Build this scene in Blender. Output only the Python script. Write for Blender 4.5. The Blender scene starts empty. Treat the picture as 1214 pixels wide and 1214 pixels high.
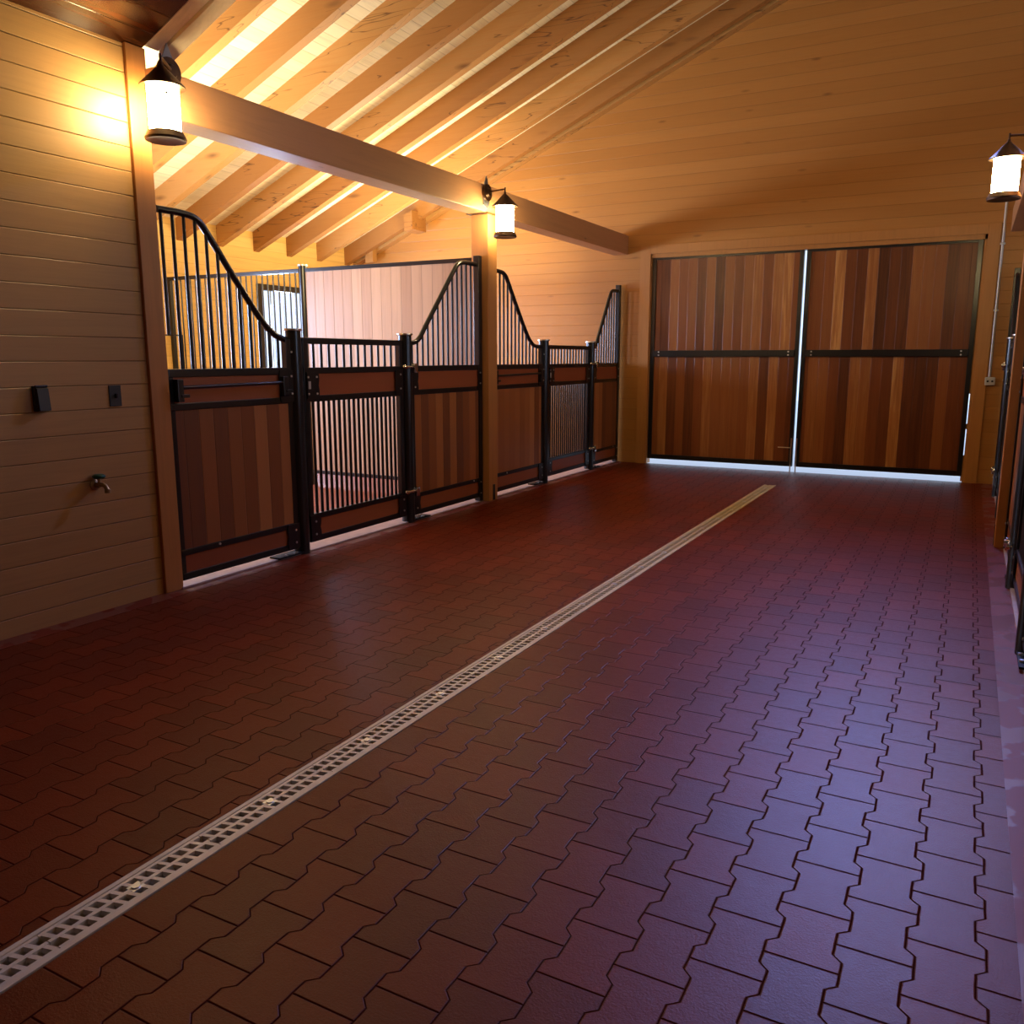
import bpy, bmesh, math, random
from mathutils import Vector, Matrix, Euler
random.seed(7)
SC = bpy.context.scene
COL = SC.collection
PI = math.pi

# ------------------------------------------------------------------ camera
cd = bpy.data.cameras.new('camera'); cam = bpy.data.objects.new('camera', cd); COL.objects.link(cam)
cam.location = (0, 0, 1.40)
cam.rotation_euler = (PI/2 - 0.181, 0, 0.4922)
cd.sensor_width = 36; cd.lens = 998.6/1214*36
cd.clip_start = .05; cd.clip_end = 200
SC.camera = cam

# ------------------------------------------------------------------ world, exposure, large lights
SC.view_settings.view_transform = 'Standard'
SC.view_settings.look = 'None'
SC.view_settings.gamma = 1.0
SC.view_settings.use_curve_mapping = False
SC.view_settings.exposure = 0.0
wd = bpy.data.worlds.new('world'); SC.world = wd; wd.use_nodes = True
bg = wd.node_tree.nodes['Background']
bg.inputs[0].default_value = (.62, .78, 1.0, 1); bg.inputs[1].default_value = 1.6

def area(name, loc, target, size, size_y, power, color, spread=PI):
    l = bpy.data.lights.new(name, 'AREA'); l.shape = 'RECTANGLE'; l.size = size; l.size_y = size_y
    l.energy = power; l.color = color; l.spread = spread
    o = bpy.data.objects.new(name, l); COL.objects.link(o); o.location = loc
    o.rotation_euler = (Vector(target) - Vector(loc)).to_track_quat('-Z', 'Y').to_euler()
    return o
DAY = (.50, .66, 1.0)
WARM = (1.0, .62, .26)
L_WIN = 340; L_STALL = 112; L_SHEEN = 135; L_LAMP = 106
XW_AIM = -4.2
# daylight through the stall windows (left stalls, then right stalls)
for (y, w) in ((5.3, 1.05), (9.25, 1.2)):
    area('window_daylight', (-8.80, y, 1.78), (-5.6, y + 1.7, .9), w, 1.15, L_WIN, DAY)
for (y, w) in ((5.3, 1.05), (9.25, 1.2)):
    area('window_daylight', (4.98, y, 1.78), (XW_AIM, y - .3, 1.7), w, 1.15, L_WIN * .17, DAY)
# warm uplights above the stalls
for y in (5.3, 9.1):
    area('stall_uplight', (-6.3, y, 2.42), (-6.3, y, 6), 1.6, 1.6, L_STALL, (1.0, .88, .56))
    area('stall_wall_fill', (-4.75, y - .3, 2.55), (-8.5, y, 1.9), .7, .4, 75, (1.0, .76, .36))  # unseen fill added to brighten the stall back wall
# blue light added for the floor sheen, behind an added gable window out of view
area('added_sheen_light', (-.85, 10.99, 5.66), (-.30, 2.6, 0), .95, .42, L_SHEEN, (.30, .38, 1.0), math.radians(60))

# ------------------------------------------------------------------ node helpers
class N:
    def __init__(s, name):
        s.m = bpy.data.materials.new(name); s.m.use_nodes = True
        s.t = s.m.node_tree; s.b = s.t.nodes['Principled BSDF']
    def n(s, typ, **kw):
        x = s.t.nodes.new(typ)
        for k, v in kw.items():
            if hasattr(x, k): setattr(x, k, v)
        return x
    def link(s, a, b): s.t.links.new(a, b)
    def put(s, v, sock):
        if hasattr(v, 'links'): s.link(v, sock)
        elif v is not None: sock.default_value = v
    def math(s, op, a, b=None, c=None, clamp=False):
        x = s.n('ShaderNodeMath', operation=op); x.use_clamp = clamp
        s.put(a, x.inputs[0]); s.put(b, x.inputs[1]); s.put(c, x.inputs[2])
        return x.outputs[0]
    def comb(s, a, b, c):
        x = s.n('ShaderNodeCombineXYZ'); s.put(a, x.inputs[0]); s.put(b, x.inputs[1]); s.put(c, x.inputs[2]); return x.outputs[0]
    def noise(s, vec, scale, detail=3, rough=.55, dist=0):
        x = s.n('ShaderNodeTexNoise'); s.link(vec, x.inputs['Vector'])
        x.inputs['Scale'].default_value = scale; x.inputs['Detail'].default_value = detail
        x.inputs['Roughness'].default_value = rough; x.inputs['Distortion'].default_value = dist
        return x.outputs['Fac']
    def wn(s, vec):
        x = s.n('ShaderNodeTexWhiteNoise', noise_dimensions='3D'); s.link(vec, x.inputs['Vector']); return x.outputs['Value']
    def ramp(s, fac, stops):
        x = s.n('ShaderNodeValToRGB'); r = x.color_ramp
        while len(r.elements) < len(stops): r.elements.new(.5)
        for e, (p, c) in zip(r.elements, stops): e.position = p; e.color = (*c, 1)
        s.link(fac, x.inputs[0]); return x.outputs[0]
    def mix(s, fac, a, b, mode='MIX'):
        x = s.n('ShaderNodeMix', data_type='RGBA', blend_type=mode)
        s.put(fac, x.inputs[0])
        for v, k in ((a, 6), (b, 7)):
            if isinstance(v, tuple): v = (*v, 1) if len(v) == 3 else v
            s.put(v, x.inputs[k])
        return x.outputs[2]
    def bump(s, h, strength, dist):
        x = s.n('ShaderNodeBump'); x.inputs['Strength'].default_value = strength; x.inputs['Distance'].default_value = dist
        s.link(h, x.inputs['Height']); s.link(x.outputs[0], s.b.inputs['Normal'])

def sep(N_):
    g = N_.n('ShaderNodeNewGeometry'); x = N_.n('ShaderNodeSeparateXYZ'); N_.link(g.outputs['Position'], x.inputs[0])
    return list(x.outputs)

def srgb(h):
    h = h.lstrip('#'); v = [int(h[i:i+2], 16)/255 for i in (0, 2, 4)]
    return tuple(c/12.92 if c <= .04045 else ((c+.055)/1.055)**2.4 for c in v)

def planks(name, across, along, width, stops, rough=.5, groove=.004, off=0.0, gstr=.6, grain=.35, knots=0.0, spec=.4, slope=None, seglen=None, gdark=.35, split=None, gain=1, cracks=0):
    """boards: `across` world axis splits the boards, `along` world axis carries the grain"""
    n = N(name); P = sep(n); A, L = P[across], P[along]
    T = P[[i for i in range(3) if i not in (across, along)][0]]
    if width:
        u = n.math('DIVIDE', n.math('SUBTRACT', A, off), width)
        idx = n.math('FLOOR', u); fr = n.math('FRACT', u)
        edge = n.math('MULTIPLY', n.math('MINIMUM', fr, n.math('SUBTRACT', 1, fr)), width)
    else:
        idx = n.math('MULTIPLY', 0, A); edge = None
    seg = n.math('MULTIPLY', 0, A)
    if seglen:
        seg = n.math('FLOOR', n.math('ADD', n.math('DIVIDE', L, seglen), n.math('MULTIPLY', n.wn(n.comb(idx, 3.3, 1.1)), 5)))
    if split is not None: seg = n.math('MULTIPLY', n.math('GREATER_THAN', L, split), 7.0)
    oi = n.n('ShaderNodeObjectInfo').outputs['Random']
    r1 = n.wn(n.comb(idx, seg, n.math('MULTIPLY', oi, 0 if width else 17.0)))
    gv = n.comb(n.math('MULTIPLY', A, 26), n.math('ADD', n.math('MULTIPLY', L, 1.3), n.math('MULTIPLY', r1, 40)), n.math('MULTIPLY', T, 26))
    g1 = n.noise(gv, 1.0, 5, .6, .6)
    gv2 = n.comb(n.math('MULTIPLY', A, 110), n.math('ADD', n.math('MULTIPLY', L, 3.0), n.math('MULTIPLY', r1, 70)), n.math('MULTIPLY', T, 110))
    g2 = n.noise(gv2, 1.0, 3, .6)
    f = n.math('ADD', n.math('MULTIPLY', r1, 1 - grain), n.math('MULTIPLY', n.math('ADD', n.math('MULTIPLY', g1, .75), n.math('MULTIPLY', g2, .25)), grain))
    if gain != 1: f = n.math('ADD', n.math('MULTIPLY', n.math('SUBTRACT', f, .5), gain), .5, clamp=True)
    c = n.ramp(f, stops)
    dk = n.math('SUBTRACT', 1.0, n.math('MULTIPLY', n.math('SUBTRACT', g1, .45), .9), clamp=True)
    c = n.mix(n.math('MULTIPLY', n.math('SUBTRACT', 1, dk), .8), c, (.12, .04, .012), 'MIX')
    if knots:
        x = n.n('ShaderNodeTexVoronoi'); 
        n.link(n.comb(n.math('MULTIPLY', A, 5.5), n.math('MULTIPLY', L, 1.5), n.math('MULTIPLY', T, 5.5)), x.inputs['Vector']); x.inputs['Scale'].default_value = 1.0
        k = n.math('SUBTRACT', 1, n.math('MULTIPLY', x.outputs['Distance'], 9 / max(knots, .1)), clamp=True)
        c = n.mix(n.math('MULTIPLY', k, .8), c, (.10, .035, .012))
    if cracks:
        cv = n.noise(n.comb(n.math('MULTIPLY', A, 9), n.math('MULTIPLY', L, .8), n.math('MULTIPLY', T, 9)), 1.0, 2, .5)
        lv = n.noise(n.comb(A, L, T), 1.1, 2, .5)
        cm = n.math('SUBTRACT', 1, n.math('DIVIDE', n.math('ABSOLUTE', n.math('SUBTRACT', cv, .5)), .010), clamp=True)
        cm = n.math('MULTIPLY', cm, n.math('GREATER_THAN', lv, .52))
        c = n.mix(n.math('MULTIPLY', cm, cracks), c, (.06, .02, .008))
    h = n.math('MULTIPLY', g2, .12)
    if width:
        gm = n.math('DIVIDE', edge, groove, clamp=True)
        c = n.mix(n.math('SUBTRACT', 1, gm), c, n.mix(gdark, c, (.02, .008, .004)))
        h = n.math('ADD', h, gm)
    n.link(c, n.b.inputs['Base Color'])
    n.b.inputs['Roughness'].default_value = rough
    n.b.inputs['Specular IOR Level'].default_value = spec
    n.bump(h, gstr, .004)
    return n.m

def plain(name, col, rough=.5, metal=0, spec=.5, noise=0, coat=0):
    n = N(name)
    if noise:
        P = n.n('ShaderNodeNewGeometry').outputs['Position']
        f = n.noise(P, 14, 4)
        c = n.ramp(f, [(.3, tuple(x*(1-noise) for x in col)), (.7, tuple(min(1, x*(1+noise)) for x in col))])
        n.link(c, n.b.inputs['Base Color'])
    else: n.b.inputs['Base Color'].default_value = (*col, 1)
    n.b.inputs['Roughness'].default_value = rough; n.b.inputs['Metallic'].default_value = metal
    n.b.inputs['Specular IOR Level'].default_value = spec
    n.b.inputs['Coat Weight'].default_value = coat
    return n.m

# ------------------------------------------------------------------ materials
TAN = [(.0, srgb('#b08450')), (.5, srgb('#c29660')), (1., srgb('#d0a66e'))]
HONEY = [(.0, srgb('#9c642c')), (.5, srgb('#b27a3c')), (1., srgb('#c89252'))]
M = {}
M['wall_left'] = planks('tan_wall_boards', 2, 1, .1285, TAN, rough=.40, off=.0965, grain=.7, gdark=.45, gstr=1.0)
M['wall_gable'] = planks('honey_gable_boards', 2, 0, .14, HONEY, rough=.40, off=.02, grain=.8, gdark=.3, gstr=.6, knots=1.0)
M['wall_eave'] = planks('pale_eave_boards', 2, 1, .14, [(0, srgb('#dcae5c')), (.5, srgb('#e4ba6c')), (1, srgb('#ecc67c'))], rough=.5, off=.02, grain=.5, gdark=.3)
M['deck'] = planks('pale_roof_deck', 0, 1, .13, [(0, srgb('#dccca4')), (.5, srgb('#ebdebb')), (1, srgb('#f5ecd0'))], rough=.6, grain=.4, gdark=.4)
M['rafter'] = planks('fir_rafter', 1, 0, 0, [(0, srgb('#8e5c2c')), (.5, srgb('#aa763e')), (1, srgb('#c29458'))], rough=.5, grain=.6, knots=1.8, gain=1.4, cracks=.85)
M['rafter_pale'] = planks('pale_fascia', 1, 0, 0, [(0, srgb('#e0ccb4')), (1, srgb('#f0e4d0'))], rough=.5, grain=.6)
M['beam'] = planks('fir_beam', 2, 1, 0, [(0, srgb('#b88458')), (.5, srgb('#c89468')), (1, srgb('#d4a478'))], rough=.45, grain=.5, knots=.6)
M['post'] = planks('fir_post', 0, 2, 0, [(0, srgb('#b87840')), (.5, srgb('#c4874e')), (1, srgb('#d09a62'))], rough=.42, grain=.5)
M['trim'] = planks('casing_wood', 0, 2, 0, [(0, srgb('#ac743e')), (.5, srgb('#bc8448')), (1, srgb('#c89256'))], rough=.42, grain=.5)
CEDAR = [(0, srgb('#4c2614')), (.25, srgb('#6e3a1e')), (.5, srgb('#864a26')), (.8, srgb('#9c6034')), (.93, srgb('#b87c46')), (1, srgb('#d8a060'))]
CEDAR2 = [(0, srgb('#6c4434')), (.3, srgb('#925834')), (.6, srgb('#ac6c40')), (1, srgb('#ca8c58'))]
M['door'] = planks('cedar_door_boards', 0, 2, .118, CEDAR, rough=.36, off=.03, grain=.45, gdark=.3, knots=.35, split=1.455, gain=1.7)
M['panel'] = planks('cedar_stall_boards', 1, 2, .115, CEDAR2, rough=.4, off=.0, grain=.3, gdark=.3, gain=1.15)
M['strip'] = planks('cedar_strip', 2, 1, 0, [(0, srgb('#8e4a30')), (.5, srgb('#a05838')), (1, srgb('#b46a42'))], rough=.4, grain=.6)
M['divider'] = planks('pale_divider_boards', 0, 2, .125, [(0, srgb('#b08e78')), (.5, srgb('#c2a088')), (1, srgb('#d4b49c'))], rough=.42, grain=.35, gdark=.5)
M['soffit'] = planks('dark_soffit', 0, 1, .14, [(0, srgb('#3a1804')), (1, srgb('#4a2208'))], rough=.22, grain=.6, spec=.6, gstr=.3)
M['black'] = plain('black_powder_coat', (.006, .007, .010), .28, 0, .6)
M['matte_black'] = plain('matte_black_plate', (.008, .008, .010), .6, 0, .2)
M['steel'] = plain('chrome_latch', (.75, .77, .8), .2, 1)
M['cap'] = plain('brushed_cap', (.72, .66, .58), .35, 1)
M['bolt'] = plain('zinc_bolt', (.7, .72, .75), .35, .8)
M['bronze'] = plain('bronze_lantern', (.10, .055, .03), .4, .7, noise=.3)
M['bluesteel'] = plain('bracket_steel', (.30, .32, .38), .35, .8)
M['outlet'] = plain('charcoal_plate', srgb('#2c2f36'), .4)
M['grey'] = plain('grey_conduit', (.55, .55, .56), .4, .3)
M['greenwheel'] = plain('green_handwheel', (.01, .10, .06), .35)
M['brass'] = plain('worn_brass', (.42, .30, .16), .35, .9)
M['drain_frame'] = plain('cream_channel', srgb('#d8c4a4'), .45, .1, noise=.1)
M['drain_grate'] = plain('cast_grate', srgb('#d4c4a8'), .4, .15, noise=.12)
M['pit'] = plain('dark_channel', (.015, .012, .01), .8)
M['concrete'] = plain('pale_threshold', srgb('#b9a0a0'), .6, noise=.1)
M['outside'] = plain('pale_yard', (.75, .78, .85), .8)

def lamp_mat():
    n = N('lit_opal_glass'); n.b.inputs['Base Color'].default_value = (.9, .9, .85, 1)
    n.b.inputs['Emission Color'].default_value = (1.0, .75, .35, 1); n.b.inputs['Emission Strength'].default_value = L_LAMP
    n.b.inputs['Roughness'].default_value = .3
    return n.m
M['lamp'] = lamp_mat()
def glass_mat():
    n = N('window_glass'); g = n.n('ShaderNodeBsdfTransparent'); gl = n.n('ShaderNodeBsdfGlossy'); mx = n.n('ShaderNodeMixShader')
    gl.inputs['Roughness'].default_value = .05; mx.inputs[0].default_value = .06
    n.link(g.outputs[0], mx.inputs[1]); n.link(gl.outputs[0], mx.inputs[2])
    n.link(mx.outputs[0], n.t.nodes['Material Output'].inputs[0]); return n.m
M['glass'] = glass_mat()

def paver_mat():
    n = N('interlocking_pavers'); P = sep(n)
    W, LN, A = .15, .213, .0115
    x = n.math('ADD', P[0], .308 + W * 40); y = P[1]
    y = n.math('ADD', y, .046)
    yl = n.math('DIVIDE', y, LN)
    def par(k): return n.math('MULTIPLY', n.math('MODULO', n.math('ADD', k, 200), 2), .5)
    kb = n.math('ROUND', n.math('DIVIDE', x, W))
    cm = n.math('SUBTRACT', kb, 1)
    ph = n.math('ADD', yl, par(cm))
    wave = n.math('MULTIPLY', n.math('COSINE', n.math('MULTIPLY', ph, 2 * PI)), 3.2)
    wave = n.math('MAXIMUM', n.math('MINIMUM', wave, 1), -1)
    wv = n.noise(n.comb(P[0], P[1], 0), 9, 2); wob = n.math('MULTIPLY', n.math('SUBTRACT', wv, .5), .006)
    d = n.math('SUBTRACT', n.math('SUBTRACT', n.math('SUBTRACT', x, n.math('MULTIPLY', kb, W)), n.math('MULTIPLY', wave, A)), wob)
    right = n.math('GREATER_THAN', d, 0)
    col = n.math('ADD', cm, right)
    q = n.math('ADD', yl, par(col))
    rowi = n.math('FLOOR', q)
    fr = n.math('FRACT', q)
    dj = n.math('MULTIPLY', n.math('MINIMUM', fr, n.math('SUBTRACT', 1, fr)), LN)
    dist = n.math('MINIMUM', n.math('ABSOLUTE', d), dj)
    gm = n.math('DIVIDE', n.math('SUBTRACT', dist, .0006), .0034, clamp=True)
    rnd = n.wn(n.comb(col, rowi, 0))
    big = n.noise(n.comb(P[0], P[1], 0), .9, 4)
    fine = n.noise(n.comb(P[0], P[1], P[2]), 160, 3, .7)
    mid = n.noise(n.comb(P[0], P[1], P[2]), 34, 3, .6)
    f = n.math('ADD', n.math('MULTIPLY', rnd, .5), n.math('MULTIPLY', big, .5))
    c = n.ramp(f, [(.15, srgb('#641a04')), (.5, srgb('#782406')), (.85, srgb('#8a2e0a'))])
    c = n.mix(n.math('MULTIPLY', fine, .55), c, srgb('#3a140a'))
    c = n.mix(n.math('SUBTRACT', 1, gm), c, srgb('#340e05'))
    n.link(c, n.b.inputs['Base Color'])
    n.link(n.math('MULTIPLY', gm, .20), n.b.inputs['Specular IOR Level'])
    n.link(n.math('ADD', .33, n.math('MULTIPLY', n.math('ADD', n.math('MULTIPLY', rnd, .22), mid), .12)), n.b.inputs['Roughness'])
    tilt = n.math('MULTIPLY', rnd, .1)
    h = n.math('ADD', n.math('MULTIPLY', gm, .8), n.math('ADD', n.math('MULTIPLY', fine, .45), n.math('MULTIPLY', mid, .30)))
    n.bump(n.math('ADD', h, tilt), .55, .004)
    return n.m
M['paver'] = paver_mat()
def slab_mat():
    n = N('red_concrete_strip'); P = n.n('ShaderNodeNewGeometry').outputs['Position']
    f = n.noise(P, 5.5, 3, .4); f2 = n.noise(P, 30, 4)
    c = n.ramp(n.math('ADD', n.math('MULTIPLY', f, .8), n.math('MULTIPLY', f2, .2)), [(.47, srgb('#7a2608')), (.50, srgb('#74372c'))])
    n.link(c, n.b.inputs['Base Color']); n.link(n.ramp(f, [(.47, (.6,)*3), (.50, (.38,)*3)]), n.b.inputs['Roughness'])
    return n.m
M['slab'] = slab_mat()
M['mat'] = plain('red_stall_floor', srgb('#8a4a3c'), .5, noise=.25)

# ------------------------------------------------------------------ mesh helpers
def box(bm, x0, x1, y0, y1, z0, z1, bev=0):
    vs = [bm.verts.new(v) for v in ((x0,y0,z0),(x1,y0,z0),(x1,y1,z0),(x0,y1,z0),(x0,y0,z1),(x1,y0,z1),(x1,y1,z1),(x0,y1,z1))]
    fs = [bm.faces.new([vs[i] for i in f]) for f in ((0,3,2,1),(4,5,6,7),(0,1,5,4),(1,2,6,5),(2,3,7,6),(3,0,4,7))]
    if bev:
        es = {e for f in fs for e in f.edges}
        bmesh.ops.bevel(bm, geom=list(es), offset=bev, segments=2, affect='EDGES', profile=.6)
def prism(bm, pts, axis, a, b):
    """pts 2D polygon in the two other axes (cyclic order), extruded along axis from a to b"""
    def mk(p, t):
        if axis == 0: return (t, p[0], p[1])
        if axis == 1: return (p[0], t, p[1])
        return (p[0], p[1], t)
    A = [bm.verts.new(mk(p, a)) for p in pts]; B = [bm.verts.new(mk(p, b)) for p in pts]
    bm.faces.new(A); bm.faces.new(B[::-1]); k = len(pts)
    for i in range(k): bm.faces.new((A[i], B[i], B[(i+1) % k], A[(i+1) % k]))
    bmesh.ops.recalc_face_normals(bm, faces=bm.faces)
def cyl(bm, p0, p1, r, seg=16, r1=None, caps=True):
    p0, p1 = Vector(p0), Vector(p1); d = (p1 - p0); L = d.length
    q = Vector((0, 0, 1)).rotation_difference(d)
    res = bmesh.ops.create_cone(bm, cap_ends=caps, segments=seg, radius1=r, radius2=r if r1 is None else r1, depth=L)
    bmesh.ops.transform(bm, matrix=Matrix.Translation((p0+p1)/2) @ q.to_matrix().to_4x4(), verts=res['verts'])
def tube(bm, pts, r, seg=12):
    pts = [Vector(p) for p in pts]; rings = []
    up = Vector((1, 0, 0))
    for i, p in enumerate(pts):
        d = (pts[min(i+1, len(pts)-1)] - pts[max(i-1, 0)]).normalized()
        u = up if abs(d.dot(up)) < .9 else Vector((0, 0, 1))
        a = d.cross(u).normalized(); b = d.cross(a).normalized()
        rings.append([bm.verts.new(p + r*(math.cos(t)*a + math.sin(t)*b)) for t in [2*PI*k/seg for k in range(seg)]])
    for A, B in zip(rings, rings[1:]):
        for k in range(seg): bm.faces.new((A[k], A[(k+1) % seg], B[(k+1) % seg], B[k]))
    bm.faces.new(rings[0][::-1]); bm.faces.new(rings[-1])
def lathe(bm, prof, c, axis='z', seg=24):
    rings = []
    for (r, t) in prof:
        ring = []
        for k in range(seg):
            a = 2*PI*k/seg; x, y = max(r, 1e-4)*math.cos(a), max(r, 1e-4)*math.sin(a)
            v = (x, y, t) if axis == 'z' else ((t, x, y) if axis == 'x' else (x, t, y))
            ring.append(bm.verts.new(Vector(v) + Vector(c)))
        rings.append(ring)
    for A, B in zip(rings, rings[1:]):
        for k in range(seg): bm.faces.new((A[k], A[(k+1) % seg], B[(k+1) % seg], B[k]))
    bm.faces.new(rings[0][::-1]); bm.faces.new(rings[-1])
    bmesh.ops.recalc_face_normals(bm, faces=bm.faces)
def smooth_curve(pts, n=6):
    """Catmull-Rom through 2D/3D points"""
    P = [Vector(p) for p in pts]; P = [P[0]*2 - P[1]] + P + [P[-1]*2 - P[-2]]; out = []
    for i in range(1, len(P)-2):
        for k in range(n):
            t = k/n; a, b, c, d = P[i-1], P[i], P[i+1], P[i+2]
            out.append(.5*((2*b) + (c-a)*t + (2*a-5*b+4*c-d)*t*t + (3*b-a-3*c+d)*t**3))
    out.append(P[-2]); return out

def obj(name, bm, mat, parent=None, smooth=None, **props):
    me = bpy.data.meshes.new(name); bmesh.ops.recalc_face_normals(bm, faces=bm.faces); bm.to_mesh(me); bm.free()
    me.materials.append(M[mat] if isinstance(mat, str) else mat)
    o = bpy.data.objects.new(name, me); COL.objects.link(o)
    if smooth:
        for p in me.polygons: p.use_smooth = True
        me.set_sharp_from_angle(angle=math.radians(smooth))
    if parent: 
        o.parent = parent
        # parts are built in world coordinates around their thing: undo the thing's placement
        o.matrix_parent_inverse = parent_matrix(parent).inverted()
    for k, v in props.items(): o[k] = v
    return o
def parent_matrix(p):
    m = Matrix.LocRotScale(p.location, p.rotation_euler, p.scale)
    if p.parent: m = parent_matrix(p.parent) @ p.matrix_parent_inverse @ m
    return m
def struct(name, bm, mat, parent=None, smooth=None):
    o = obj(name, bm, mat, parent, smooth)
    if not parent: o['kind'] = 'structure'
    return o
def thing(name, label, cat, loc, group=None):
    o = bpy.data.objects.new(name, None); COL.objects.link(o); o.location = loc; o.empty_display_size = .1
    o['label'] = label; o['category'] = cat
    if group: o['group'] = group
    return o
def tag(o, label, cat, group=None):
    o['label'] = label; o['category'] = cat
    if group: o['group'] = group
    return o
def B(): return bmesh.new()

# ------------------------------------------------------------------ dimensions
XL, XR, D = -4.18, .36, 10.83          # stall front planes, far gable wall
XE, XW = -8.52, 4.68                   # outer walls
Y0 = -3.0                              # wall behind the camera
YT = 3.46                              # where the boarded left wall ends and the stalls begin
S = .42                                # roof pitch
RD = .25                               # rafter depth
RX = .3                                # ridge
def zr(x): return 2.79 + S*(x - XE) if x <= RX else 2.79 + S*(RX - XE) - .55*(x - RX)

# ------------------------------------------------------------------ structure
bm = B()
box(bm, XL+.13, -1.93, Y0, D+.02, -.12, 0); box(bm, -1.79, XR-.14, Y0, D+.02, -.12, 0)
box(bm, -1.93, -1.79, Y0, .577, -.12, 0); box(bm, -1.93, -1.79, 9.577, D+.02, -.12, 0); box(bm, -1.93, -1.79, .577, 9.577, -.12, -.09)
struct('floor', bm, 'paver')
bm = B(); box(bm, XL-.10, XL+.13, Y0, D+.02, -.12, .001); struct('floor', bm, 'slab')
bm = B(); box(bm, XR-.14, XR+.12, Y0, D+.02, -.12, .001); struct('floor', bm, 'slab')
bm = B(); box(bm, XE-.1, XL-.10, Y0, D+.02, -.12, 0); struct('floor', bm, 'mat')
bm = B(); box(bm, XR+.12, XW+.1, Y0, D+.02, -.12, 0); struct('floor', bm, 'mat')
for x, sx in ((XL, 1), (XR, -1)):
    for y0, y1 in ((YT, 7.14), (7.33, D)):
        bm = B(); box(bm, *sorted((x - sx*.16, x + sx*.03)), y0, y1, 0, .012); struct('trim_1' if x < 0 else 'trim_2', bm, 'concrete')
bm = B(); box(bm, -14, 12, D+.16, 30, -.14, -.04); struct('floor', bm, 'outside')

def wall_holes(bm, axis, t0, t1, a0, a1, z0, z1, holes):
    """wall slab with rectangular holes; holes (a,b,za,zb) sorted, not overlapping along a"""
    def bx(a, b, c, d):
        if b - a < 1e-4 or d - c < 1e-4: return
        if axis == 0: box(bm, t0, t1, a, b, c, d)
        else: box(bm, a, b, t0, t1, c, d)
    cur = a0
    for (a, b, za, zb) in holes:
        bx(cur, a, z0, z1); bx(a, b, z0, za); bx(a, b, zb, z1); cur = b
    bx(cur, a1, z0, z1)

bm = B(); box(bm, XL-.13, XL, Y0, YT-.005, 0, 3.07); struct('wall_left', bm, 'wall_left')
WIN = [(4.78, 5.84, 1.18, 2.36), (8.66, 9.85, 1.18, 2.36)]
bm = B(); wall_holes(bm, 0, XE-.14, XE, Y0, D, 0, 3.04, WIN); struct('wall_stall_left', bm, 'wall_eave')
bm = B(); wall_holes(bm, 0, XW, XW+.14, Y0, D, 0, 6.0, WIN); struct('wall_stall_right', bm, 'wall_eave')
bm = B(); prism(bm, [(XE, 0), (XL-.13, 0), (XL-.13, zr(XL)+RD), (XE, zr(XE)+RD)], 1, YT-.16, YT-.03); struct('wall_stall_near', bm, 'wall_gable')
bm = B(); prism(bm, [(XE-.14, 0), (XW+.14, 0), (XW+.14, 6.9), (XE-.14, 6.9)], 1, Y0-.15, Y0); struct('wall_near', bm, 'wall_gable')
DL, DR, DZ = -3.76, .05, 2.72
bm = B()
GA, GB, GC, GD = -1.35, -.35, 5.43, 5.86     # opening added in the gable for the floor-sheen light
rt = RD
prism(bm, [(XE-.14, 0), (DL, 0), (DL, DZ), (GA, DZ), (GA, zr(GA)+rt), (XE-.14, zr(XE-.14)+rt)], 1, D, D+.14)
prism(bm, [(GA, DZ), (GB, DZ), (GB, GC), (GA, GC)], 1, D, D+.14)
prism(bm, [(GA, GD), (GB, GD), (GB, zr(GB)+rt), (GA, zr(GA)+rt)], 1, D, D+.14)
prism(bm, [(GB, DZ), (DR, DZ), (DR, 0), (XW+.14, 0), (XW+.14, zr(XW)+rt), (RX, zr(RX)+rt), (GB, zr(GB)+rt)], 1, D, D+.14)
struct('wall_far', bm, 'wall_gable')

# roof deck, left and right slope
def slab_slope(bm, xa, za, xb, zb, y0, y1, th):
    prism(bm, [(xa, za), (xb, zb), (xb, zb+th), (xa, za+th)], 1, y0, y1)
bm = B(); slab_slope(bm, XE-.14, zr(XE-.14)+RD, RX, zr(RX)+RD, Y0, D+.14, .05)
slab_slope(bm, RX, zr(RX)+RD, XW+.14, zr(XW+.14)+RD, Y0, D+.14, .05)
struct('ceiling', bm, 'deck')

# dark soffit over the near part of the aisle
ZS = 3.07
def zs(x): return ZS + .45*(x - XL)
XC = (XL + XR)/2
bm = B(); slab_slope(bm, XL-.05, zs(XL-.05), XC, zs(XC), Y0, YT, .03); slab_slope(bm, XC, zs(XC), XR+.05, zs(XL-.05), Y0, YT, .03)
struct('ceiling', bm, 'soffit')

# rafters
WORDS = ['first', 'second', 'third', 'fourth', 'fifth', 'sixth', 'seventh', 'eighth', 'ninth', 'tenth', 'eleventh', 'twelfth', 'thirteenth']
def rafter(y, w, label, x0=XE, mat='rafter'):
    bm = B(); x1 = RX - .03
    prism(bm, [(x0, zr(x0)), (x1, zr(x1)), (x1, zr(x1)+RD), (x0, zr(x0)+RD)], 1, y, y+w)
    return tag(obj('rafter', bm, mat), label, 'rafter', 'sloping roof rafters')
rafter(D-.13, .125, 'wide fir rafter flush against the far gable wall')
ys = [8.0 + .625*k for k in range(4, -8, -1)]
for i, y in enumerate(ys):
    rafter(y, .10, f'honey fir rafter under the roof deck, {WORDS[i+1]} one counted from the gable wall')
# stub block between the last two rafters
for x, y0, y1 in ((-7.30, 10.35, D-.13), (-8.2, 10.6, D-.13)):
    bm = B(); prism(bm, [(x, zr(x)-.12), (x+.14, zr(x)-.10), (x+.14, zr(x+.14)+.1), (x, zr(x)+.1)], 1, y0, y1)
    tag(obj('roof_block', bm, 'rafter'), 'short wooden block under the last rafters, ' + ('nearer the aisle' if x > -8 else 'nearer the low eave'), 'roof block')
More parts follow.
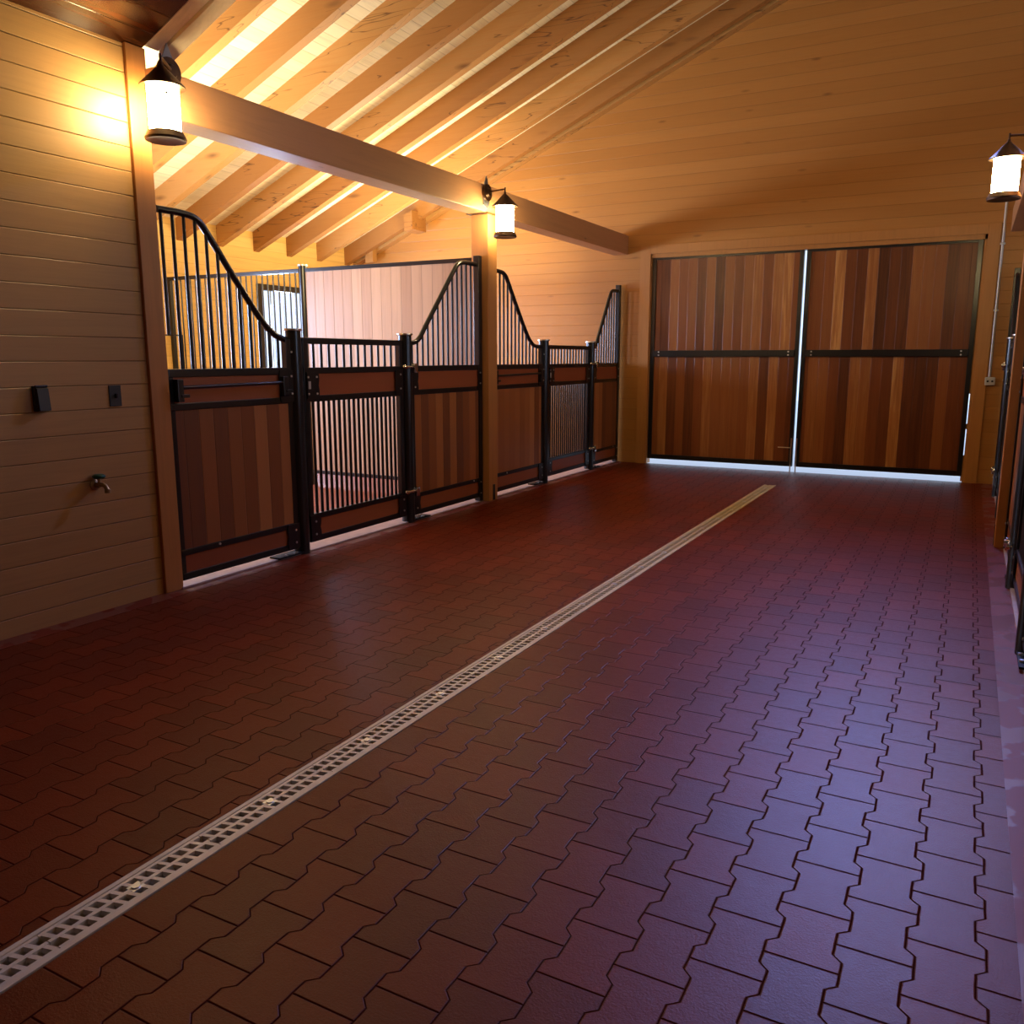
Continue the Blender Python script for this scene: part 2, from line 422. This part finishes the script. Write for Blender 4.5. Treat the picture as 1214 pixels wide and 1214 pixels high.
# pale rafters beside the soffit
for k, (y, w) in enumerate(((YT+.014, .09), (YT+.11, .10))):
    bm = B(); prism(bm, [(XL+.02, zs(XL)+.02-.02*k), (XC, zs(XC)-.02*k), (XC, zs(XC)+.2), (XL+.02, zs(XL)+.22)], 1, y, y+w)
    tag(obj('fascia_board', bm, 'rafter_pale'), ('pale fascia board along the edge of the dark soffit', 'pale fascia board next to the first orange rafter')[k], 'fascia board')

# beams and posts
for x, side in ((XL, 'left'), (XR, 'right')):
    bm = B(); box(bm, x-.10, x+.10, YT, D, 2.73, 2.97, .006)
    tag(obj('ceiling_beam', bm, 'beam'), f'long horizontal timber beam above the {side} row of stalls', 'beam')
    t = thing('timber_post', f'square timber post between the two stalls on the {side}, carrying the beam', 'post', (x, 7.235, 0))
    bm = B(); box(bm, x-.09, x+.09, 7.15, 7.32, 0, 2.725, .004); obj('shaft', bm, 'post', t)
    bm = B(); box(bm, x-.12, x+.12, 7.10, 7.36, 2.725, 2.732); obj('cap_plate', bm, 'bronze', t)
    bm = B(); s = 1 if x < 0 else -1; box(bm, *sorted((x+s*.09, x+s*.094)), 7.225, 7.265, .005, .16); obj('base_strap', bm, 'black', t, label='black steel strap at the foot of the post')
    if x > 0:
        t = thing('timber_post', 'square timber post at the near end of the right stalls', 'post', (x, YT-.06, 0))
        bm = B(); box(bm, x-.04, x+.14, YT-.16, YT, 0, 2.725, .004); obj('shaft', bm, 'post', t)
# corner trim at the end of the boarded wall
bm = B(); box(bm, XL-.13, XL+.022, YT-.115, YT+.012, 0, 3.075, .004); struct('trim_3', bm, 'post')
# near ends of the upper gable closing above the soffit are open, as in the barn

# ------------------------------------------------------------------ far doors
bm = B(); y0, y1 = D-.022, D
box(bm, DL-.14, DL, y0, y1, 0, DZ+.11, .003); box(bm, DR, DR+.12, y0, y1, 0, DZ+.11, .003); box(bm, DL, DR, y0, y1, DZ, DZ+.11, .003)
struct('trim_4', bm, 'trim')
bm = B(); box(bm, DL, DL+.01, D-.0, D+.14, 0, DZ); box(bm, DR-.026, DR, D, D+.14, 0, DZ); box(bm, DR-.045, DR, D+.092, D+.14, 1.0, DZ); box(bm, DR-.045, DR, D+.092, D+.14, 0, .30); box(bm, DR-.045, DR, D+.092, D+.14, .60, .66); box(bm, DL, DR, D, D+.14, DZ-.05, DZ); struct('trim_5', bm, 'trim')
SEAM = -1.845
def leaf(n, xa, xb):
    yd = D + .05
    fr = B()
    box(fr, xa, xa+.05, yd-.02, yd+.04, .065, DZ-.03, .004); box(fr, xb-.05, xb, yd-.02, yd+.04, .065, DZ-.03, .004)
    box(fr, xa+.05, xb-.05, yd-.02, yd+.04, .065, .125); box(fr, xa+.05, xb-.05, yd-.02, yd+.04, DZ-.075, DZ-.03)
    r = struct(f'door_{n}', fr, 'black')
    bb = B(); box(bb, xa+.05, xb-.05, yd, yd+.03, .125, DZ-.075); obj('board_panel', bb, 'door', r)
    c = B(); box(c, xa+.05, xb-.05, yd-.035, yd, 1.415, 1.495, .004); obj('cross_rail', c, 'black', r)
    for x in (xa+.12, xb-.12):
        for z in (1.435, 1.475):
            c = B(); cyl(c, (x, yd-.035, z), (x, yd-.042, z), .010, 10); obj('bolt', c, 'bolt', r)
    return r
d1 = leaf(1, DL+.012, SEAM-.014); d2 = leaf(2, SEAM+.014, DR-.036)
# drop bolts at the meeting edge
for r, x, w in ((d1, SEAM-.035, -.16), (d2, SEAM+.03, 0)):
    bm = B(); cyl(bm, (x, D+.015, .0), (x, D+.015, .42), .008, 10)
    if w: cyl(bm, (x+w, D+.02, .30), (x, D+.02, .30), .006, 8)
    obj('drop_bolt', bm, 'cap', r)

# ------------------------------------------------------------------ windows
def window(n, xw, s, y0, y1, z0, z1):
    """frame stands on the inner face of the outer wall; s = direction into the stall"""
    bm = B(); a, b = sorted((xw - s*.05, xw + s*.03)); f = .06
    box(bm, a, b, y0-f*.4, y0+f, z0-.02, z1+.02, .003); box(bm, a, b, y1-f, y1+f*.4, z0-.02, z1+.02, .003)
    box(bm, a, b, y0+f, y1-f, z0-.02, z0+f, .003); box(bm, a, b, y0+f, y1-f, z1-f, z1+.02, .003)
    o = struct(f'window_{n}', bm, 'black')
    bm = B(); box(bm, xw-s*.03-.003, xw-s*.03+.003, y0+f, y1-f, z0+f, z1-f); obj('pane', bm, 'glass', o)
    bm = B()
    k = 5
    for i in range(1, k): 
        y = y0 + (y1-y0)*i/k; cyl(bm, (xw, y, z0+f), (xw, y, z1-f), .007, 8)
    obj('guard_bars', bm, 'black', o)
for i, (y0, y1, z0, z1) in enumerate(WIN):
    window(i+1, XE, 1, y0, y1, z0, z1)
    window(i+3, XW, -1, y0, y1, z0, z1)

bm = B(); f = .05  # gable window added out of view, framing the floor-sheen light
box(bm, GA-.02, GA+f, D-.02, D+.05, GC-.02, GD+.02); box(bm, GB-f, GB+.02, D-.02, D+.05, GC-.02, GD+.02)
box(bm, GA+f, GB-f, D-.02, D+.05, GC-.02, GC+f); box(bm, GA+f, GB-f, D-.02, D+.05, GD-f, GD+.02)
o = struct('window_5', bm, 'trim')
bm = B(); box(bm, GA+f, GB-f, D+.02, D+.026, GC+f, GD-f); obj('pane', bm, 'glass', o)

# ------------------------------------------------------------------ stall fronts
def bolt(x, y, z, s, parent, r=.008):
    c = B(); cyl(c, (x, y, z), (x + s*.006, y, z), r, 10); obj('bolt', c, 'bolt', parent)
def rail(bm, x, y0, y1, z, h=.05, w=.045, bev=.006):
    box(bm, x-w/2, x+w/2, y0, y1, z-h/2, z+h/2, bev)
def plate(x, s, y0, y1, z0, z1, outer, parent, bolts):
    """scalloped fixing plate in the plane of the front; outer = side (+1/-1 in y) with the wavy edge"""
    pts = []; k = 12
    a, b = (y0, y1)
    for i in range(k+1):
        t = i/k; z = z0 + (z1-z0)*t; wv = .010*abs(math.sin(t*PI*2.0))
        pts.append(((b + wv) if outer > 0 else (a - wv), z))
    pts += [((a if outer > 0 else b), z1), ((a if outer > 0 else b), z0)]
    bm = B(); xa, xb = sorted((x + s*.024, x + s*.030)); prism(bm, pts, 0, xa, xb)
    p = obj('fixing_plate', bm, 'black', parent)
    for (y, z) in bolts: bolt(x + s*.030, y, z, s, p)
    return p

def curve_at(c, y):
    for a, b in zip(c, c[1:]):
        if min(a[0], b[0]) <= y <= max(a[0], b[0]) and abs(b[0]-a[0]) > 1e-6:
            return a[1] + (b[1]-a[1])*(y-a[0])/(b[0]-a[0])
    return None

def solid_lower(t, x, ya, yb):
    """vertical boards, kick strip and the strip under the grille between ya and yb"""
    bm = B(); box(bm, x-.018, x+.018, ya, yb, .24, 1.09); obj('board_panel', bm, 'panel', t)
    bm = B(); box(bm, x-.016, x+.016, ya, yb, .09, .20); obj('kick_strip', bm, 'strip', t)
    bm = B(); box(bm, x-.016, x+.016, ya, yb, 1.13, 1.29); obj('upper_strip', bm, 'strip', t)

def stall_front(x, s, ys, p1, p2, ye, side, which, det=True):
    wh = f'{which} stall on the {side}'
    zR, zK, zL, zB = 1.31, 1.11, .22, .07
    # ---- near fixed panel with the swing feed door
    yb = p1 - .05
    t = thing('stall_partition', f'black steel and cedar stall front with curved grilles, {wh}', 'stall partition', (x, (ys+ye)/2, 0))
    bm = B()
    rail(bm, x, ys, yb, zR, .05); rail(bm, x, ys, yb, zK, .045); rail(bm, x, ys, yb, zL, .04); rail(bm, x, ys, yb, zB, .045)
    box(bm, x-.02, x+.02, ys, ys+.03, .05, zR); box(bm, x-.022, x+.022, yb-.045, yb, .05, 1.53, .003)
    obj('frame', bm, 'black', t)
    solid_lower(t, x, ys+.03, yb-.045)
    L = p1 - ys
    c2 = [(ys+.01, 2.24), (ys+.20, 2.24), (ys+.31, 2.215), (ys+.40, 2.12), (ys+.56, 1.92), (ys+.78, 1.66), (ys+.90, 1.56), (ys+1.0, 1.525), (p1-.04, 1.52)]
    cs = smooth_curve([Vector((x, a, b)) for a, b in c2]); bm = B(); tube(bm, cs, .021); obj('top_rail', bm, 'black', t, 60)
    cc = [(v.y, v.z) for v in cs]
    # feed opening at the near corner
    y = ys + .05; k = 0
    bars = [ys + .04 + .0815*i for i in range(int((yb - .06 - ys - .04)/.0815)+1)]
    for i, y in enumerate(bars):
        zt = curve_at(cc, y); z0 = 1.535 if i == 0 else zR+.02
        bm = B(); cyl(bm, (x, y, z0), (x, y, zt), .0105, 10); obj('grille_bar', bm, 'black', t, 60)
    yf = bars[1]
    bm = B(); box(bm, x-.005, x+.005, ys+.01, yf, 1.528, 1.536); box(bm, x-.005, x+.005, yf+.010, yf+.016, zR, 1.536); obj('feed_opening_frame', bm, 'black', t)
    # swivel bar with two brackets in front of the upper strip
    bm = B(); cyl(bm, (x+s*.045, ys+.05, 1.225), (x+s*.045, yb-.10, 1.235), .011, 10); hb = obj('feed_bar', bm, 'black', t, 60)
    for yy, zz in ((ys+.05, 1.225), (yb-.10, 1.235)):
        bm = B(); box(bm, *sorted((x+s*.016, x+s*.060)), yy-.022, yy+.022, 1.14, 1.275, .005); box(bm, *sorted((x+s*.030, x+s*.065)), yy+.0, yy+.06, 1.165, 1.185, .004)
        obj('bracket', bm, 'black', hb)
    plate(x, s, yb-.12, yb+.02, 1.10, 1.315, -1, t, [(yb-.015, 1.275), (yb-.015, 1.155), (yb-.005, 1.44)])
    plate(x, s, yb-.11, yb+.02, .06, .235, -1, t, [(yb-.04, .19), (yb-.04, .10)])
    bolt(x+s*.024, ys+.30, .225, s, t)
    # ---- posts
    for j, (p, nm) in enumerate(((p1, 'near'), (p2, 'far'))):
        bm = B(); cyl(bm, (x, p, .0), (x, p, 1.585), .056, 28); q = obj('post', bm, 'black', t, 50)
        bm = B(); lathe(bm, [(.0, 1.585), (.066, 1.585), (.068, 1.59), (.066, 1.600), (.0, 1.602)], (x, p, 0)); obj('cap', bm, 'cap', q, 40, label='pale brushed metal cap')
        bm = B(); yy = (-.28, .03) if j == 0 else (-.03, .27)
        box(bm, x-.05, x+.05, p+yy[0], p+yy[1], .012, .024, .002)
        f = obj('foot_plate', bm, 'matte_black', t)
        for yb_ in ((-.10, -.20) if j == 0 else (.08, .17)):
            c = B(); cyl(c, (x+s*.035, p+yb_, .022), (x+s*.035, p+yb_, .034), .012, 8); obj('bolt', c, 'bolt', f)
        if j == 1:
            for z in (1.325, .275):     # chrome latch
                bm = B(); cyl(bm, (x+s*.058, p-.085, z), (x+s*.058, p+.075, z), .012, 12)
                cyl(bm, (x+s*.02, p+.03, z), (x+s*.085, p+.03, z), .022, 14); lathe(bm, [(0, -.02), (.016, -.012), (.018, 0), (.016, .012), (0, .02)], (x+s*.060, p-.09, z), 'y', 12)
                box(bm, x+s*.062-.014, x+s*.062+.014, p+.028, p+.075, z-.05, z+.03, .006)
                obj('latch', bm, 'steel', q, 40, label='chrome gate latch')
    # ---- gate
    ga, gb = p1 + .075, p2 - .065
    g = thing('stall_gate', f'black barred steel gate above a cedar kick board, {wh}', 'gate', (x, (ga+gb)/2, 0))
    bm = B()
    rail(bm, x, ga, gb, 1.52, .045); rail(bm, x, ga, gb, zR, .045); rail(bm, x, ga, gb, zK, .045); rail(bm, x, ga, gb, .25, .04); rail(bm, x, ga, gb, .085, .045)
    box(bm, x-.022, x+.022, ga, ga+.045, .063, 1.54, .004); box(bm, x-.022, x+.022, gb-.05, gb, .063, 1.54, .004)
    obj('frame', bm, 'black', g)
    bm = B(); box(bm, x-.014, x+.014, ga+.045, gb-.05, .105, .23); obj('kick_strip', bm, 'strip', g)
    bm = B(); box(bm, x-.014, x+.014, ga+.045, gb-.05, 1.13, 1.29); obj('upper_strip', bm, 'strip', g)
    w = gb-.05-ga-.045; n = 12
    for i in range(1, n+1):
        y = ga+.045 + w*i/(n+1); bm = B(); cyl(bm, (x, y, zR+.02), (x, y, 1.50), .0105, 8); obj('grille_bar', bm, 'black', g, 60)
    n = 18
    for i in range(1, n+1):
        y = ga+.045 + w*i/(n+1); bm = B(); cyl(bm, (x, y, .26), (x, y, 1.10), .0115, 8); obj('lower_bar', bm, 'black', g, 60)
    plate(x, s, ga+.02, ga+.14, 1.11, 1.30, 1, g, [(ga+.03, 1.265), (ga+.12, 1.265), (ga+.03, 1.145), (ga+.12, 1.145)])
    bm = B(); box(bm, *sorted((x+s*.03, x+s*.034)), ga+.03, ga+.055, 1.18, 1.235); obj('maker_tag', bm, 'grey', g)
    plate(x, s, ga+.0, ga+.10, .075, .26, 1, g, [(ga+.05, .215), (ga+.05, .12)])
    plate(x, s, gb-.11, gb-.01, 1.11, 1.30, -1, g, [(gb-.05, 1.265), (gb-.05, 1.15)])
    plate(x, s, gb-.10, gb-.0, .075, .25, -1, g, [(gb-.04, .215), (gb-.04, .12)])
    for z in (1.30, .20):
        bm = B(); cyl(bm, (x+s*.0, p1+.071, z-.05), (x+s*.0, p1+.071, z+.05), .014, 12); box(bm, x-.01, x+.01, p1+.06, ga+.01, z-.02, z+.02); obj('hinge', bm, 'black', g)
    # ---- far fixed panel
    ya = p2 + .05
    bm = B()
    rail(bm, x, ya, ye-.03, zR, .05); rail(bm, x, ya, ye-.03, zK, .045); rail(bm, x, ya, ye-.03, zL, .04); rail(bm, x, ya, ye-.03, zB, .045)
    box(bm, x-.022, x+.022, ya, ya+.045, .05, 1.33, .003)
    obj('frame', bm, 'black', t)
    bm = B(); box(bm, x-.03, x+.03, ye-.06, ye, .0, 2.345, .005); obj('end_post', bm, 'black', t)
    solid_lower(t, x, ya+.045, ye-.06)
    q = min(1.0, (ye-ya)/1.185); a0, b0 = (ya+.24*q, 1.645), (ye-.46*q, 2.165)
    c2 = [(p2+.04, 1.525), (ya+.09*q, 1.53), (ya+.17*q, 1.57), a0] + [(a0[0]+(b0[0]-a0[0])*k/3, a0[1]+(b0[1]-a0[1])*k/3) for k in (1, 2)] + [b0, (ye-.38*q, 2.235), (ye-.27*q, 2.262), (ye-.03, 2.262)]
    cs = smooth_curve([Vector((x, a, b)) for a, b in c2]); bm = B(); tube(bm, cs, .021); obj('top_rail', bm, 'black', t, 60)
    cc = [(v.y, v.z) for v in cs]; y = ya + .05
    while y < ye - .08:
        zt = curve_at(cc, y)
        bm = B(); cyl(bm, (x, y, zR+.02), (x, y, zt), .0105, 10); obj('grille_bar', bm, 'black', t, 60); y += .0815
    plate(x, s, ya+.0, ya+.09, 1.10, 1.30, 1, t, [(ya+.045, 1.155)])
    plate(x, s, ya+.0, ya+.09, .06, .24, 1, t, [(ya+.045, .11)])
    plate(x, s, ye-.075, ye-.03, 1.10, 1.30, -1, t, [(ye-.045, 1.26), (ye-.045, 1.16)])
    plate(x, s, ye-.075, ye-.03, .06, .24, -1, t, [(ye-.045, .2), (ye-.045, .09)])
    bolt(x+s*.024, ye-.17, .225, s, t)

stall_front(XL, 1, YT+.015, 4.56, 5.90, 7.135, 'left', 'nearer')
stall_front(XL, 1, 7.335, 8.54, 9.86, D-.03, 'left', 'farther')
stall_front(XR, -1, YT+.015, 4.56, 5.90, 7.135, 'right', 'nearer')
stall_front(XR, -1, 7.335, 8.54, 9.86, D-.03, 'right', 'farther')

# ------------------------------------------------------------------ divider between the two left stalls (and its right twin)
def divider(xa, xm, xb, label, y=7.21):
    """xa = front end, xm = middle post, xb = rear end at the outer wall"""
    t = thing('stall_divider', label, 'stall divider', ((xa+xb)/2, y, 0))
    d = 1 if xb > xa else -1
    def bx(a, b, z0, z1, w=.02, bev=.003):
        bm = B(); box(bm, *sorted((a, b)), y-w, y+w, z0, z1, bev); return bm
    bm = bx(xa, xb, 2.305, 2.345, .022); obj('top_rail', bm, 'black', t)
    bm = bx(xa, xb, .13, .17, .022); obj('bottom_rail', bm, 'black', t)
    bm = bx(xa, xm, .17, 2.305, .017, 0); obj('board_panel', bm, 'divider', t)
    bm = bx(xm, xb, .17, 1.21, .017, 0); obj('board_panel', bm, 'divider', t)
    bm = bx(xm, xb, 1.21, 1.255, .022); obj('middle_rail', bm, 'black', t)
    bm = bx(xb-d*.05, xb, .0, 2.31, .022); obj('end_post', bm, 'black', t)
    q = B(); cyl(q, (xm, y, 0), (xm, y, 2.37), .048, 24); p = obj('round_post', q, 'black', t, 50)
    q = B(); cyl(q, (xm, y, 2.37), (xm, y, 2.385), .058, 24); obj('cap', q, 'cap', p, 40)
    n = int(abs(xb-xm-d*.1)/.0815)
    for i in range(1, n+1):
        x = xm + d*.03 + (xb-d*.05-xm-d*.03)*i/(n+1)
        q = B(); cyl(q, (x, y, 1.25), (x, y, 2.31), .0085, 8); obj('grille_bar', q, 'black', t, 60)
divider(XL-.12, -6.42, XE, 'pale boarded stall divider with a barred half, between the two left stalls')
divider(XR+.12, 2.60, XW, 'pale boarded stall divider between the two right stalls')

# ------------------------------------------------------------------ drain
ch = thing('channel_drain', 'long narrow floor drain channel with pale edges down the aisle', 'drain', (-1.86, 5.08, 0))
bm = B(); box(bm, -1.925, -1.909, .577, 9.577, -.085, .003, .001); box(bm, -1.811, -1.795, .577, 9.577, -.085, .003, .001); obj('edge_frame', bm, 'drain_frame', ch)
bm = B(); box(bm, -1.909, -1.811, .577, 9.577, -.085, -.075); obj('channel_bottom', bm, 'pit', ch)
bm = B(); xa, xb = -1.907, -1.813; xc = -1.86; y0 = 0; L = .497; pitch = (L-.004)/13
box(bm, xa, xa+.010, y0, y0+L, -.014, .001); box(bm, xb-.010, xb, y0, y0+L, -.014, .001); box(bm, xc-.006, xc+.006, y0, y0+L, -.014, .001)
for k in range(13):
    yy = y0 + .004 + k*pitch
    sk = .008
    for (a, b, o) in ((xa+.009, xc-.005, 0), (xc+.005, xb-.009, pitch/2)):
        yo = yy + o
        prism(bm, [(a, yo), (b, yo+sk), (b, yo+.013+sk), (a, yo+.013)], 2, -.014, .0005)
g0 = obj('drain_grate', bm, 'drain_grate'); g0.location.y = .58
bm = B(); cyl(bm, (xc, .247, .0), (xc, .247, .004), .012, 12); box(bm, xc-.016, xc+.016, .228, .266, -.014, .0008); b0 = obj('bolt', bm, 'bolt', None); b0.parent = g0
tag(g0, 'x', 'drain grate', 'slotted grate sections of the floor drain')
for i in range(18):
    if i == 0: g = g0
    else:
        g = g0.copy(); COL.objects.link(g); g.location.y = .58 + .5*i
        b = b0.copy(); COL.objects.link(b); b.parent = g
    g['label'] = 'slotted metal grate section let into the floor drain channel'

# ------------------------------------------------------------------ lanterns
def lantern(x, y, s, xface, zb, label, plate_ok=True, yarm=None):
    """x,y = axis of the lamp, zb = underside of ring, xface = surface it hangs from, s = direction away from it"""
    t = thing('wall_lantern', label, 'lantern', (xface, y, zb))
    r = .083
    bm = B(); lathe(bm, [(r*.93, zb+.045), (r, zb+.05), (r, zb+.275), (r*.93, zb+.28)], (x, y, 0), 'z', 32); obj('glass_shade', bm, 'lamp', t, 40, label='glowing white cylindrical glass')
    bm = B(); lathe(bm, [(r*.70, zb+.008), (r+.022, zb), (r+.026, zb+.012), (r+.010, zb+.045), (r*.72, zb+.05)], (x, y, 0), 'z', 32); 
    obj('bottom_ring', bm, 'bronze', t, 40)
    bm = B(); lathe(bm, [(r+.034, zb+.27), (r+.036, zb+.276), (.012, zb+.385), (.010, zb+.40), (0, zb+.405), (0, zb+.39), (r+.02, zb+.276)], (x, y, 0), 'z', 32); obj('cone_roof', bm, 'bronze', t, 40)
    for k in range(4):
        a = PI/4 + k*PI/2 + .3; cx, cy = x + (r+.003)*math.cos(a), y + (r+.003)*math.sin(a)
        bm = B(); cyl(bm, (cx, cy, zb+.03), (cx, cy, zb+.28), .0035, 6); obj('strap', bm, 'bronze', t)
    bm = B(); lathe(bm, [(r+.001, zb+.222), (r+.005, zb+.224), (r+.005, zb+.228), (r+.001, zb+.23)], (x, y, 0), 'z', 32); obj('band', bm, 'bronze', t, 40)
    ya = y if yarm is None else yarm
    bm = B(); cyl(bm, (x, y, zb+.40), (x, y, zb+.44), .007, 10); tube(bm, [Vector((x, y, zb+.425)), Vector((xface+s*.03, ya, zb+.415))], .008, 8); obj('arm', bm, 'bronze', t, 50)
    bm = B(); cyl(bm, (xface, ya, zb+.41), (xface+s*.022, ya, zb+.41), .075, 28); cyl(bm, (xface+s*.022, ya, zb+.41), (xface+s*.045, ya, zb+.41), .045, 24, .03); obj('round_mount', bm, 'bronze', t, 40)
    bm = B(); prism(bm, [(ya, zb+.56), (ya+.07, zb+.41), (ya+.03, zb+.27), (ya-.06, zb+.30), (ya-.07, zb+.41)], 0, *sorted((xface, xface+s*.008))); obj('back_plate', bm, 'bluesteel', t, label='pointed grey steel back plate')
lantern(-3.88, 7.10, 1, XL+.10, 2.49, 'small lantern on a short arm from the post between the left stalls')
lantern(-3.945, 3.39, 1, XL+.10, 2.555, 'large glaring lantern at the near end of the left beam', yarm=3.55)
lantern(.105, 7.10, -1, XR-.10, 2.49, 'lantern hanging over the right stalls at the edge of the picture')

# ------------------------------------------------------------------ things on the left wall
bm = B(); box(bm, XL, XL+.022, 2.645, 2.715, 1.13, 1.26, .004)
o = thing('outlet_cover', 'dark weatherproof flip cover outlet on the left boarded wall', 'outlet', (XL, 2.68, 1.195))
obj('base', bm, 'outlet', o)
bm = B(); prism(bm, [(XL+.022, 1.255), (XL+.040, 1.245), (XL+.050, 1.135), (XL+.022, 1.130)], 1, 2.650, 2.710); obj('flip_cover', bm, 'outlet', o)
bm = B(); cyl(bm, (XL+.028, 2.648, 1.258), (XL+.028, 2.712, 1.258), .006, 8); obj('hinge', bm, 'outlet', o)
o = thing('switch_plate', 'flat charcoal switch plate on the left boarded wall beside the corner post', 'switch', (XL, 3.12, 1.19))
bm = B(); box(bm, XL, XL+.007, 3.083, 3.157, 1.135, 1.25, .002); obj('plate', bm, 'outlet', o)
bm = B(); box(bm, XL+.007, XL+.022, 3.114, 3.126, 1.180, 1.205, .003); obj('toggle', bm, 'pit', o)
o = thing('hose_tap', 'garden tap with green hand wheel low on the left boarded wall', 'tap', (XL, 2.95, .72))
bm = B(); lathe(bm, [(0, 0), (.030, 0), (.030, .006), (.016, .012), (.014, .05), (0, .05)], (XL, 2.95, .715), 'x', 20); cyl(bm, (XL+.04, 2.95, .705), (XL+.04, 2.95, .755), .010, 12)
tube(bm, smooth_curve([Vector((XL+.04, 2.95, .72)), Vector((XL+.075, 2.955, .715)), Vector((XL+.09, 2.96, .69))]), .012, 12); lathe(bm, [(0, 0), (.016, 0), (.016, .018), (0, .018)], (XL+.09, 2.96, .675), 'z', 14)
obj('body', bm, 'brass', o, 40)
bm = B(); lathe(bm, [(.0, .750), (.026, .752), (.034, .760), (.034, .768), (.026, .775), (.006, .776), (0, .776)], (XL+.04, 2.95, 0), 'z', 24); obj('hand_wheel', bm, 'greenwheel', o, 60, label='dark green round hand wheel')

# conduit and socket box on the far wall, right of the doors
o = thing('conduit', 'pale vertical electrical conduit on the far wall right of the doors', 'conduit', (.195, D, 1.2))
bm = B(); cyl(bm, (.195, D-.014, 1.19), (.195, D-.014, 3.5), .0125, 12); obj('pipe', bm, 'grey', o, 60)
for z in (1.9, 2.6, 3.2):
    bm = B(); box(bm, .17, .22, D-.028, D, z, z+.02, .003); obj('clip', bm, 'grey', o)
o = thing('socket_box', 'small grey socket box at the bottom of the conduit', 'outlet', (.205, D, 1.14))
bm = B(); box(bm, .155, .255, D-.045, D, 1.10, 1.19, .008); obj('box', bm, 'grey', o)
for dx in (-.022, .022):
    bm = B(); cyl(bm, (.205+dx, D-.045, 1.145), (.205+dx, D-.048, 1.145), .011, 12); obj('socket', bm, 'pit', o)
